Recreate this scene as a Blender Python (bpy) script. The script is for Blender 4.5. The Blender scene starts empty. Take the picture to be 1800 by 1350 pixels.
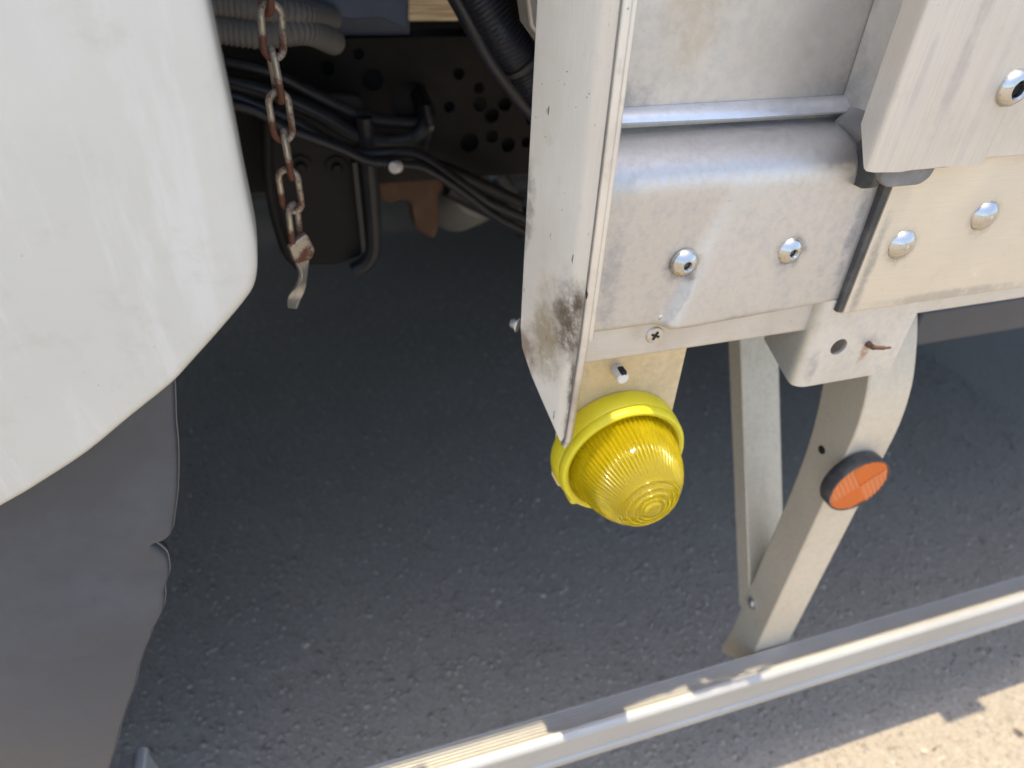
import bpy, bmesh, math, random
import numpy as np
from mathutils import Matrix, Vector
random.seed(7); rng = np.random.default_rng(11)
R = math.radians
S = 0.78                       # design units -> metres (all coordinates below are design units)
sc = bpy.context.scene
col = sc.collection

# ------------------------------------------------------------------ camera
yaw, pitch, roll = R(18.606), R(37.089), R(-2.682)
fw = Vector((math.sin(yaw)*math.cos(pitch), math.cos(yaw)*math.cos(pitch), -math.sin(pitch)))
rt = Vector((math.cos(yaw), -math.sin(yaw), 0)); dn = fw.cross(rt)
r2 = math.cos(roll)*rt + math.sin(roll)*dn; d2 = -math.sin(roll)*rt + math.cos(roll)*dn
cd = bpy.data.cameras.new('camera'); cam = bpy.data.objects.new('camera', cd); col.objects.link(cam)
m3 = Matrix((r2, -d2, -fw)).transposed()
cam.matrix_world = Matrix.Translation(Vector((0, 0, 1.5))*S) @ m3.to_4x4()
cd.sensor_fit = 'HORIZONTAL'; cd.sensor_width = 36; cd.lens = 1161.4/1800*36
cd.clip_start = 0.01; cd.clip_end = 500
cd.dof.use_dof = True; cd.dof.focus_distance = 0.53*S; cd.dof.aperture_fstop = 6.0
sc.camera = cam

# ------------------------------------------------------------------ sky, sun, exposure
SUN = Vector((-0.05, -0.010, 1.0)).normalized()     # direction towards the sun
w = bpy.data.worlds.new('World'); sc.world = w; w.use_nodes = True
nt = w.node_tree; bg = nt.nodes['Background']
sky = nt.nodes.new('ShaderNodeTexSky'); sky.sky_type = 'NISHITA'; sky.sun_disc = False
sky.sun_elevation = math.asin(SUN.z); sky.sun_rotation = math.atan2(SUN.x, SUN.y)
sky.dust_density = 2.5; sky.air_density = 1.0
nt.links.new(sky.outputs[0], bg.inputs[0]); bg.inputs[1].default_value = 0.15
sl = bpy.data.lights.new('sun', 'SUN'); so = bpy.data.objects.new('sun', sl); col.objects.link(so)
sl.energy = 2.45; sl.angle = R(0.5); sl.color = (1.0, 0.85, 0.58)
so.rotation_euler = SUN.to_track_quat('Z', 'Y').to_euler(); so.location = (0, 0, 8)
vs = sc.view_settings
vs.view_transform = 'Standard'; vs.look = 'None'; vs.exposure = 1.5; vs.gamma = 1; vs.use_curve_mapping = False
sc.cycles.max_bounces = 10; sc.cycles.transmission_bounces = 8; sc.cycles.diffuse_bounces = 5

# ------------------------------------------------------------------ materials
class NT:
    def __init__(s, name):
        s.m = bpy.data.materials.new(name); s.m.use_nodes = True; s.t = s.m.node_tree
        s.b = s.t.nodes['Principled BSDF']; s.out = s.t.nodes['Material Output']
        s.co = s.n('ShaderNodeTexCoord').outputs['Object']
    def n(s, ty, **kw):
        nd = s.t.nodes.new(ty)
        for k, v in kw.items(): setattr(nd, k, v)
        return nd
    def set(s, sock, v):
        if hasattr(v, 'node'): s.t.links.new(v, sock)
        elif isinstance(v, (tuple, list)) and len(v) == 3 and sock.type == 'RGBA': sock.default_value = (*v, 1)
        else: sock.default_value = v
    def noise(s, scale, detail=4, rough=0.55, stretch=None, off=None, w=0.0):
        v = s.co
        if stretch or off:
            mp = s.n('ShaderNodeMapping'); s.t.links.new(s.co, mp.inputs[0])
            if stretch: mp.inputs['Scale'].default_value = stretch
            if off: mp.inputs['Location'].default_value = off
            v = mp.outputs[0]
        nd = s.n('ShaderNodeTexNoise'); s.t.links.new(v, nd.inputs['Vector'])
        nd.inputs['Scale'].default_value = scale; nd.inputs['Detail'].default_value = detail; nd.inputs['Roughness'].default_value = rough
        return nd.outputs['Fac']
    def voro(s, scale, feature='F1', out='Distance'):
        nd = s.n('ShaderNodeTexVoronoi', feature=feature); s.t.links.new(s.co, nd.inputs['Vector']); nd.inputs['Scale'].default_value = scale
        return nd.outputs[out]
    def ramp(s, f, a, b, lo=0.0, hi=1.0):
        nd = s.n('ShaderNodeMapRange'); nd.interpolation_type = 'SMOOTHSTEP'; s.t.links.new(f, nd.inputs[0])
        nd.inputs[1].default_value = a; nd.inputs[2].default_value = b; nd.inputs[3].default_value = lo; nd.inputs[4].default_value = hi
        return nd.outputs[0]
    def math(s, op, a, b=0.0):
        nd = s.n('ShaderNodeMath', operation=op); s.set(nd.inputs[0], a); s.set(nd.inputs[1], b); return nd.outputs[0]
    def mix(s, f, a, b):
        nd = s.n('ShaderNodeMix', data_type='RGBA'); s.set(nd.inputs[0], f); s.set(nd.inputs[6], a); s.set(nd.inputs[7], b); return nd.outputs[2]
    def blob(s, c, r):            # 1 at the centre of an ellipsoid, 0 outside
        mp = s.n('ShaderNodeMapping', vector_type='POINT'); s.t.links.new(s.co, mp.inputs[0])
        sc_ = [1/(q*S) for q in r]; mp.inputs['Scale'].default_value = sc_
        mp.inputs['Location'].default_value = [-c[i]*S*sc_[i] for i in range(3)]
        L = s.n('ShaderNodeVectorMath', operation='LENGTH'); s.t.links.new(mp.outputs[0], L.inputs[0])
        return s.ramp(L.outputs['Value'], 1.0, 0.0)
    def bump(s, h, strength=0.3, dist=0.001, normal=None):
        nd = s.n('ShaderNodeBump'); s.set(nd.inputs['Height'], h); nd.inputs['Strength'].default_value = strength; nd.inputs['Distance'].default_value = dist
        if normal is not None: s.t.links.new(normal, nd.inputs['Normal'])
        return nd.outputs[0]
    def fin(s, color, rough, metal=0.0, normal=None, **kw):
        s.set(s.b.inputs['Base Color'], color); s.set(s.b.inputs['Roughness'], rough); s.set(s.b.inputs['Metallic'], metal)
        if normal is not None: s.t.links.new(normal, s.b.inputs['Normal'])
        for k, v in kw.items(): s.set(s.b.inputs[k], v)
        return s.m

def aluminium(name, base=(0.63, 0.61, 0.58), grime=(0.30, 0.27, 0.23), brush=(2, 2, 60), metal=0.7, rough=0.42, stains=(), speck=0.5, grime_amt=0.5, ticks=0):
    q = NT(name)
    br = q.noise(60, 3, 0.7, stretch=brush)
    big = q.noise(7, 5, 0.6)
    mid = q.noise(45, 5, 0.65)
    c = q.mix(q.ramp(big, 0.42, 0.72, 0, grime_amt), base, grime)
    c = q.mix(q.ramp(mid, 0.55, 0.75, 0, 0.35*grime_amt + 0.1), c, tuple(x*0.8 for x in grime))
    c = q.mix(q.ramp(br, 0.35, 0.7, 0, 0.22), c, tuple(x*0.72 for x in base))
    sp = q.noise(330, 2, 0.5)
    c = q.mix(q.ramp(sp, 0.73, 0.78, 0, speck), c, (0.06, 0.05, 0.045))
    if ticks:
        tk = q.noise(210, 2, 0.5, stretch=(1, 1, 0.25)); c = q.mix(q.ramp(tk, 0.715, 0.75, 0, ticks), c, (0.05, 0.045, 0.04))
    met = metal; rg = q.ramp(br, 0.3, 0.75, rough-0.08, rough+0.14)
    for (cen, rad, colr, amt, ns) in stains:
        b = q.blob(cen, rad); n = q.noise(ns, 6, 0.7)
        f = q.ramp(q.math('MULTIPLY', b, q.math('ADD', q.math('MULTIPLY', q.math('SUBTRACT', n, 0.5), 3.2), 0.9)), 0.12, 1.0, 0, amt)
        c = q.mix(f, c, colr)
        rg = q.math('ADD', rg, q.math('MULTIPLY', f, 0.25)); met = q.math('SUBTRACT', met, q.math('MULTIPLY', f, 0.6))
    nb = q.bump(br, 0.25, 0.0004); nb = q.bump(mid, 0.05, 0.0004, nb); nb = q.bump(q.noise(9, 2, 0.5), 0.12, 0.004, nb)
    return q.fin(c, rg, met, nb)

def simple(name, colr, rough, metal=0.0, dust=None, dust_amt=0.4, scale=25, bump=0.2, **kw):
    q = NT(name); n = q.noise(scale, 6, 0.65); n2 = q.noise(scale*7, 3, 0.6)
    c = q.mix(q.ramp(n, 0.4, 0.75, 0, dust_amt), colr, dust or tuple(x*0.6 for x in colr))
    c = q.mix(q.ramp(n2, 0.5, 0.8, 0, 0.3), c, tuple(x*0.7 for x in colr))
    return q.fin(c, q.ramp(n, 0.3, 0.8, rough-0.06, min(1, rough+0.12)), metal, q.bump(n2, bump, 0.0008), **kw)

MT = {}
MT['post'] = aluminium('worn_post_aluminium', (0.86, 0.80, 0.69), (0.66, 0.59, 0.46), brush=(20, 20, 0.6), metal=0.05, rough=0.42, ticks=0.8, speck=0.8, grime_amt=0.45, stains=(
    ((0.2023, 0.4501, 1.1951), (0.05, 0.053, 0.075), (0.10, 0.07, 0.045), 0.95, 45),
    ((0.1926, 0.4792, 1.1682), (0.05, 0.046, 0.10), (0.30, 0.22, 0.11), 0.75, 40),
    ((0.207, 0.4359, 1.1235), (0.05, 0.017, 0.12), (0.09, 0.07, 0.06), 0.95, 80),
    ((0.183, 0.508, 1.1322), (0.05, 0.031, 0.06), (0.25, 0.16, 0.10), 0.8, 50),
    ((0.1801, 0.5169, 1.276), (0.05, 0.019, 0.07), (0.06, 0.06, 0.05), 0.5, 90)))
MT['postedge'] = aluminium('post_edge_aluminium', (0.70, 0.68, 0.63), (0.14, 0.12, 0.11), brush=(40, 40, 1), metal=0.75, rough=0.36, speck=0.8, grime_amt=0.8, ticks=0.9)
MT['cover'] = aluminium('corner_cover_aluminium', (0.52, 0.495, 0.46), (0.43, 0.40, 0.36), brush=(3, 3, 3), metal=0.7, rough=0.45, speck=0.3, grime_amt=0.25, stains=(
    ((0.302, 0.4475, 1.2440), (0.029, 0.02, 0.031), (0.16, 0.12, 0.085), 0.9, 110),
    ((0.4075, 0.4465, 1.2450), (0.028, 0.02, 0.029), (0.16, 0.12, 0.085), 0.9, 110),
    ((0.475, 0.47, 1.335), (0.035, 0.05, 0.035), (0.14, 0.13, 0.13), 0.7, 60),
    ((0.236, 0.450, 1.23), (0.016, 0.02, 0.10), (0.30, 0.26, 0.22), 0.4, 45), ((0.36, 0.50, 1.345), (0.16, 0.022, 0.012), (0.22, 0.20, 0.19), 0.7, 50),
    ((0.35, 0.450, 1.186), (0.14, 0.02, 0.010), (0.30, 0.23, 0.16), 0.7, 60), ((0.474, 0.450, 1.25), (0.012, 0.02, 0.09), (0.20, 0.18, 0.17), 0.7, 60)))
MT['recess'] = aluminium('recess_panel_aluminium', (0.60, 0.565, 0.51), (0.45, 0.41, 0.35), brush=(2, 2, 2), metal=0.55, rough=0.5, speck=0.2, grime_amt=0.5, stains=(
    ((0.30, 0.50, 1.44), (0.05, 0.05, 0.10), (0.52, 0.40, 0.20), 0.42, 30),
    ((0.46, 0.50, 1.36), (0.06, 0.05, 0.09), (0.16, 0.15, 0.14), 0.55, 30),
    ((0.24, 0.50, 1.37), (0.07, 0.05, 0.03), (0.25, 0.22, 0.19), 0.5, 60)))
MT['rail2'] = aluminium('cream_side_rail', (0.66, 0.585, 0.46), (0.55, 0.475, 0.365), brush=(0.6, 20, 40), metal=0.45, rough=0.42, speck=0.25, grime_amt=0.5, stains=(
    ((0.5285, 0.44, 1.241), (0.030, 0.02, 0.032), (0.30, 0.22, 0.13), 0.8, 110), ((0.6165, 0.44, 1.262), (0.030, 0.02, 0.032), (0.30, 0.22, 0.13), 0.8, 110),
    ((0.50, 0.44, 1.22), (0.012, 0.02, 0.10), (0.26, 0.21, 0.15), 0.7, 60), ((0.62, 0.44, 1.178), (0.20, 0.02, 0.012), (0.30, 0.25, 0.18), 0.6, 50)))
MT['gate'] = aluminium('gate_aluminium', (0.60, 0.555, 0.485), (0.46, 0.41, 0.34), brush=(14, 14, 0.25), metal=0.5, rough=0.42, speck=0.25, grime_amt=0.5, stains=(
    ((0.487, 0.418, 1.42), (0.012, 0.03, 0.14), (0.36, 0.30, 0.24), 0.55, 40),
    ((0.452, 0.418, 1.40), (0.006, 0.03, 0.12), (0.42, 0.36, 0.29), 0.45, 50),
    ((0.525, 0.418, 1.38), (0.010, 0.03, 0.10), (0.45, 0.38, 0.30), 0.45, 40)))
MT['sill'] = aluminium('sill_aluminium', (0.62, 0.59, 0.54), (0.42, 0.36, 0.28), brush=(1, 30, 30), metal=0.55, rough=0.48, speck=0.3, grime_amt=0.6)
MT['box'] = aluminium('bracket_box_aluminium', (0.62, 0.59, 0.53), (0.42, 0.37, 0.30), brush=(3, 3, 3), metal=0.5, rough=0.45, speck=0.35, grime_amt=0.45, stains=(
    ((0.548, 0.45, 1.112), (0.012, 0.02, 0.03), (0.36, 0.17, 0.06), 0.8, 90),
    ((0.485, 0.46, 1.10), (0.012, 0.04, 0.05), (0.25, 0.21, 0.16), 0.6, 70)))
MT['lip'] = aluminium('bright_lip_aluminium', (0.72, 0.72, 0.72), (0.28, 0.27, 0.26), brush=(3, 3, 3), metal=0.7, rough=0.38, speck=0.6, grime_amt=0.45)
MT['rivet'] = aluminium('rivet_aluminium', (0.62, 0.60, 0.56), (0.22, 0.19, 0.15), brush=(3, 3, 3), metal=0.95, rough=0.22, speck=0.6, grime_amt=0.75)
MT['arm'] = aluminium('galvanised_arm', (0.62, 0.545, 0.42), (0.50, 0.43, 0.32), brush=(3, 3, 3), metal=0.35, rough=0.5, speck=0.15, grime_amt=0.5)  # base warmed in place of light bounced off the sunlit ground
MT['grail'] = aluminium('guard_rail_aluminium', (0.43, 0.42, 0.395), (0.35, 0.335, 0.305), brush=(0.5, 30, 30), metal=0.35, rough=0.42, speck=0.1, grime_amt=0.4)
MT['plate'] = aluminium('zinc_bracket', (0.68, 0.555, 0.36), (0.48, 0.33, 0.16), brush=(3, 3, 3), metal=0.4, rough=0.5, speck=0.3, grime_amt=0.55, stains=(
    ((0.32, 0.475, 1.10), (0.06, 0.03, 0.06), (0.42, 0.27, 0.10), 0.4, 120),))
MT['seal'] = simple('grey_seal', (0.17, 0.16, 0.15), 0.6, 0, (0.32, 0.30, 0.28), 0.6, 60)
MT['rubber'] = simple('black_rubber', (0.035, 0.035, 0.037), 0.55, 0, (0.13, 0.12, 0.11), 0.55, 70)
MT['blackplastic'] = simple('grey_mudguard_plastic', (0.041, 0.046, 0.057), 0.45, 0, (0.070, 0.076, 0.088), 0.75, 11, 0.3)
MT['flapedge'] = simple('dusty_edge', (0.17, 0.16, 0.145), 0.6, 0, (0.10, 0.095, 0.09), 0.5, 40)
MT['hose'] = simple('black_hose', (0.020, 0.020, 0.022), 0.36, 0, (0.05, 0.047, 0.045), 0.45, 18, **{'Specular IOR Level': 0.3})
MT['conduit'] = simple('grey_conduit', (0.11, 0.105, 0.10), 0.6, 0, (0.17, 0.16, 0.15), 0.5, 30)
MT['navy'] = simple('navy_conduit', (0.018, 0.02, 0.028), 0.38, 0, (0.04, 0.04, 0.045), 0.4, 30)
MT['frame'] = simple('chassis_black', (0.0145, 0.0135, 0.013), 0.5, 0, (0.034, 0.030, 0.027), 0.6, 9, **{'Specular IOR Level': 0.12})
MT['hole'] = simple('hole_shade_black', (0.008, 0.008, 0.009), 0.8, 0)  # near-black that paints the shade inside holes and slots
MT['bluepaint'] = simple('dark_blue_paint', (0.035, 0.055, 0.10), 0.45, 0, (0.10, 0.11, 0.13), 0.5, 12)
MT['steel'] = simple('bright_steel', (0.55, 0.53, 0.49), 0.35, 0.85, (0.25, 0.21, 0.17), 0.5, 90)
MT['dull'] = simple('dull_steel', (0.36, 0.34, 0.30), 0.4, 0.6, (0.14, 0.10, 0.07), 0.7, 70)
MT['rustbr'] = simple('rusty_bracket', (0.085, 0.040, 0.022), 0.8, 0.1, (0.17, 0.105, 0.06), 0.7, 35, 0.5)
MT['pale'] = simple('dusty_tank', (0.20, 0.19, 0.165), 0.6, 0.1, (0.11, 0.10, 0.09), 0.6, 14)
MT['white'] = simple('white_connector', (0.70, 0.66, 0.60), 0.5, 0, (0.4, 0.36, 0.32), 0.5, 60)
MT['pinwhite'] = simple('white_plastic_pin', (0.66, 0.62, 0.55), 0.5, 0, (0.5, 0.45, 0.38), 0.5, 90)
MT['covergrey'] = simple('gap_cover_grey', (0.35, 0.35, 0.35), 0.5, 0)  # grey of the cover added over the gap
MT['bed'] = simple('bed_underside', (0.10, 0.09, 0.08), 0.7, 0, (0.14, 0.12, 0.10), 0.5, 8)

q = NT('rusty_chain_steel'); n = q.noise(26, 5, 0.7); n2 = q.noise(160, 4, 0.6)
f = q.ramp(n, 0.47, 0.58); c = q.mix(f, (0.42, 0.37, 0.29), (0.12, 0.045, 0.025)); c = q.mix(q.ramp(n2, 0.5, 0.75, 0, 0.5), c, (0.10, 0.05, 0.03))
MT['chain'] = q.fin(c, q.ramp(n, 0.4, 0.6, 0.4, 0.75), q.ramp(n, 0.45, 0.6, 0.7, 0.1), q.bump(n2, 0.4, 0.001))

q = NT('white_cab_paint'); big = q.noise(5, 6, 0.65); st = q.noise(9, 5, 0.7, stretch=(6, 6, 0.8)); fine = q.noise(140, 3, 0.6)
c = q.mix(q.ramp(big, 0.35, 0.7, 0, 0.55), (0.535, 0.520, 0.465), (0.465, 0.445, 0.380))
c = q.mix(q.ramp(st, 0.48, 0.64, 0, 0.7), c, (0.570, 0.552, 0.505))
c = q.mix(q.ramp(q.noise(26, 7, 0.75), 0.53, 0.66, 0, 0.42), c, (0.44, 0.412, 0.345))
c = q.mix(q.ramp(q.noise(520, 1, 0.4), 0.80, 0.82, 0, 0.6), c, (0.10, 0.08, 0.07))
MT['paint'] = q.fin(c, q.ramp(big, 0.3, 0.7, 0.30, 0.5), 0.0, q.bump(q.noise(60, 4, 0.6), 0.06, 0.001), **{'Coat Weight': 0.35, 'Coat Roughness': 0.22})

q = NT('planed_wood'); g = q.noise(14, 5, 0.6, stretch=(1.0, 1, 22)); c = q.mix(q.ramp(g, 0.4, 0.65), (0.80, 0.66, 0.44), (0.55, 0.40, 0.22))
MT['wood'] = q.fin(c, 0.65, 0, q.bump(g, 0.3, 0.001))

q = NT('yellow_bezel_plastic'); n = q.noise(60, 5, 0.6)
c = q.mix(q.ramp(n, 0.5, 0.75, 0, 0.35), (0.68, 0.56, 0.016), (0.42, 0.34, 0.03))
MT['bezel'] = q.fin(c, q.ramp(n, 0.3, 0.8, 0.42, 0.6), 0, q.bump(n, 0.12, 0.0006))
MT['bezel'].node_tree.nodes['Principled BSDF'].inputs['Subsurface Weight'].default_value = 0.0

q = NT('yellow_lens_plastic'); t = q.t
tr = q.n('ShaderNodeBsdfTranslucent'); tr.inputs[0].default_value = (0.95, 0.83, 0.03, 1)
q.fin((0.95, 0.86, 0.10), 0.04, 0.0, None, **{'Transmission Weight': 1.0, 'IOR': 1.42})
di = q.n('ShaderNodeBsdfPrincipled'); di.inputs['Base Color'].default_value = (0.66, 0.55, 0.013, 1); di.inputs['Roughness'].default_value = 0.16
a1 = q.n('ShaderNodeMixShader'); a1.inputs[0].default_value = 0.45; t.links.new(di.outputs[0], a1.inputs[1]); t.links.new(tr.outputs[0], a1.inputs[2])
a2 = q.n('ShaderNodeMixShader'); a2.inputs[0].default_value = 0.70; t.links.new(a1.outputs[0], a2.inputs[1]); t.links.new(q.b.outputs[0], a2.inputs[2])
t.links.new(a2.outputs[0], q.out.inputs[0]); MT['lens'] = q.m

q = NT('amber_reflector_plastic'); n = q.noise(50, 4, 0.6)
MT['amber'] = q.fin(q.mix(q.ramp(n, 0.4, 0.75, 0, 0.5), (0.62, 0.13, 0.008), (0.48, 0.15, 0.03)), 0.22, 0.4, None, **{'Coat Weight': 0.3})

q = NT('aged_asphalt'); n1 = q.noise(3.2, 5, 0.6); n2 = q.noise(95, 6, 0.72); v = q.voro(150, 'F1', 'Color')
sep = q.n('ShaderNodeSeparateColor'); q.t.links.new(v, sep.inputs[0]); vr = sep.outputs[0]
c = q.mix(q.ramp(n1, 0.35, 0.7, 0, 0.5), (0.315, 0.278, 0.228), (0.262, 0.234, 0.196))
c = q.mix(q.ramp(n2, 0.40, 0.75, 0, 0.45), c, (0.125, 0.112, 0.097))
c = q.mix(q.ramp(vr, 0.72, 1.0, 0, 0.55), c, (0.33, 0.30, 0.255))
vd = q.voro(150, 'F1'); vd2 = q.voro(62, 'F1')
nb = q.bump(vd, 0.5, 0.0016); nb = q.bump(n2, 0.4, 0.0014, nb); nb = q.bump(vd2, 0.15, 0.0015, nb)
MT['asphalt'] = q.fin(c, 0.72, 0, nb)
q = NT('asphalt_chip'); at = q.n('ShaderNodeAttribute', attribute_name='tone')
c = q.mix(at.outputs['Fac'], (0.215, 0.190, 0.156), (0.42, 0.372, 0.305)); nn = q.noise(260, 4, 0.6)
c = q.mix(q.ramp(nn, 0.4, 0.7, 0, 0.45), c, (0.12, 0.105, 0.09))
MT['chip'] = q.fin(c, 0.55, 0, q.bump(nn, 0.3, 0.001))

# ------------------------------------------------------------------ mesh helpers (design units, world space)
class MB:
    def __init__(s): s.v = []; s.f = []
    def add(s, v, f):
        o = len(s.v); s.v += [tuple(p) for p in v]; s.f += [tuple(i+o for i in q) for q in f]; return s
    def box(s, x0, x1, y0, y1, z0, z1):
        v = [(x, y, z) for x in (x0, x1) for y in (y0, y1) for z in (z0, z1)]
        return s.add(v, [(0, 1, 3, 2), (4, 6, 7, 5), (0, 4, 5, 1), (2, 3, 7, 6), (0, 2, 6, 4), (1, 5, 7, 3)])
    def prism(s, poly, axis, a, b, n=1):
        """polygon in the two other axes (in order), swept along axis"""
        N = len(poly); vs_ = []
        for k in range(n+1):
            t = a+(b-a)*k/n
            for (p, q_) in poly:
                vs_.append((t, p, q_) if axis == 0 else (p, t, q_) if axis == 1 else (p, q_, t))
        fs = [(k*N+i, k*N+(i+1) % N, (k+1)*N+(i+1) % N, (k+1)*N+i) for k in range(n) for i in range(N)]
        fs += [tuple(range(N))[::-1], tuple(range(n*N, n*N+N))]
        return s.add(vs_, fs)
    def tube(s, path, r, seg=12, closed=False, caps=True):
        P = [Vector(p) for p in path]; n = len(P); vs_ = []; up = None
        for i in range(n):
            a = P[(i-1) % n] if (closed or i > 0) else P[i]; b = P[(i+1) % n] if (closed or i < n-1) else P[i]
            t = (b-a).normalized()
            if up is None: up = t.orthogonal().normalized()
            up = (up - t*up.dot(t)).normalized(); s2 = t.cross(up)
            rr = r[i] if hasattr(r, '__len__') else r
            for k in range(seg):
                an = 2*math.pi*k/seg; vs_.append(P[i] + rr*(math.cos(an)*up + math.sin(an)*s2))
        m = n if closed else n-1
        fs = [(i*seg+k, i*seg+(k+1) % seg, ((i+1) % n)*seg+(k+1) % seg, ((i+1) % n)*seg+k) for i in range(m) for k in range(seg)]
        if not closed and caps: fs += [tuple(range(seg))[::-1], tuple(range((n-1)*seg, n*seg))]
        return s.add(vs_, fs)
    def lathe(s, prof, c, axis=(0, -1, 0), seg=32, mod=None):
        """prof: list of (radius, height along axis)"""
        ax = Vector(axis).normalized(); u = Vector((0, 0, 1)) if abs(ax.z) < 0.9 else Vector((1, 0, 0)); u = (u-ax*u.dot(ax)).normalized(); v_ = ax.cross(u); c = Vector(c)
        vs_ = []; fs = []; rows = []
        for j, (r, h) in enumerate(prof):
            if r < 1e-7: rows.append([len(vs_)]); vs_.append(c+ax*h); continue
            rows.append(list(range(len(vs_), len(vs_)+seg)))
            for k in range(seg):
                an = 2*math.pi*k/seg; rr = r*(mod(an, j) if mod else 1); vs_.append(c+ax*h+rr*(math.cos(an)*u+math.sin(an)*v_))
        for j in range(len(rows)-1):
            A, B = rows[j], rows[j+1]
            for k in range(seg):
                k2 = (k+1) % seg
                if len(A) == 1 and len(B) == 1: break
                if len(A) == 1: fs.append((A[0], B[k], B[k2]))
                elif len(B) == 1: fs.append((A[k], A[k2], B[0]))
                else: fs.append((A[k], A[k2], B[k2], B[k]))
        return s.add(vs_, fs)

def fillet(pts, r, seg=6):
    out = [pts[0]]
    for i in range(1, len(pts)-1):
        p0, p1, p2 = (Vector(pts[i-1]), Vector(pts[i]), Vector(pts[i+1])); rr = r[i] if hasattr(r, '__len__') else r
        a = (p0-p1); b = (p2-p1); d = min(rr, a.length*0.49, b.length*0.49); a = p1+a.normalized()*d; b = p1+b.normalized()*d
        for k in range(seg+1):
            t = k/seg; out.append(tuple((1-t)**2*a + 2*t*(1-t)*p1 + t*t*b))
    return out+[pts[-1]]
def thick(pts, t):
    P = [Vector(p) for p in pts]; off = []
    for i in range(len(P)):
        a = P[max(i-1, 0)]; b = P[min(i+1, len(P)-1)]; d = (b-a).normalized(); off.append(tuple(P[i]+Vector((-d.y, d.x))*t))
    return [tuple(p) for p in P]+off[::-1]
def spline(pts, n=8):
    P = [Vector(p) for p in pts]; P = [2*P[0]-P[1]]+P+[2*P[-1]-P[-2]]; out = []
    for i in range(1, len(P)-2):
        for k in range(n):
            t = k/n; a, b, c_, d = P[i-1:i+3]
            out.append(0.5*((2*b)+(c_-a)*t+(2*a-5*b+4*c_-d)*t*t+(3*b-a-3*c_+d)*t**3))
    return out+[P[-2]]
def corrugated(pts, r, pitch, depth, seg=16):
    P = spline(pts, 10); L = [0]
    for a, b in zip(P, P[1:]): L.append(L[-1]+(b-a).length)
    n = int(L[-1]/pitch*6); path = []; rad = []; j = 0
    for i in range(n+1):
        s_ = L[-1]*i/n
        while j < len(L)-2 and L[j+1] < s_: j += 1
        t = (s_-L[j])/max(L[j+1]-L[j], 1e-9); path.append(P[j].lerp(P[j+1], t)); rad.append(r+depth*max(-0.6, math.sin(2*math.pi*i/6))*1.0)
    return MB().tube(path, rad, seg)

def finish(me, ang=35):
    for p in me.polygons: p.use_smooth = True
    me.set_sharp_from_angle(angle=R(ang))
def mesh_of(mb, name, ang=35):
    me = bpy.data.meshes.new(name)
    me.from_pydata([(x*S, y*S, z*S) for x, y, z in mb.v], [], mb.f); me.validate(); 
    b = bmesh.new(); b.from_mesh(me); bmesh.ops.recalc_face_normals(b, faces=b.faces); b.to_mesh(me); b.free()
    finish(me, ang); return me
TRUCK_AT = Vector((0.4, 1.9, 0))*S
truck = bpy.data.objects.new('truck', None); col.objects.link(truck); truck.location = TRUCK_AT
truck['label'] = 'white flatbed truck with aluminium side gate and yellow marker lamp'
truck['category'] = 'truck'
def obj(name, mb, mat, parent=truck, label=None, bevel=0, seg=2, ang=35, loc=None, rot=None):
    me = mb if isinstance(mb, bpy.types.Mesh) else mesh_of(mb, name, ang)
    o = bpy.data.objects.new(name, me); col.objects.link(o)
    if not me.materials: me.materials.append(MT[mat])
    if parent is not None:
        o.parent = parent
        if parent is truck: o.matrix_parent_inverse = Matrix.Translation(-TRUCK_AT)
    if loc: o.location = Vector(loc)*S
    if rot: o.rotation_euler = rot
    if label: o['label'] = label
    if bevel:
        b = o.modifiers.new('bevel', 'BEVEL'); b.width = bevel*S; b.segments = seg; b.limit_method = 'ANGLE'; b.angle_limit = R(40); b.harden_normals = False
    return o

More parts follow.
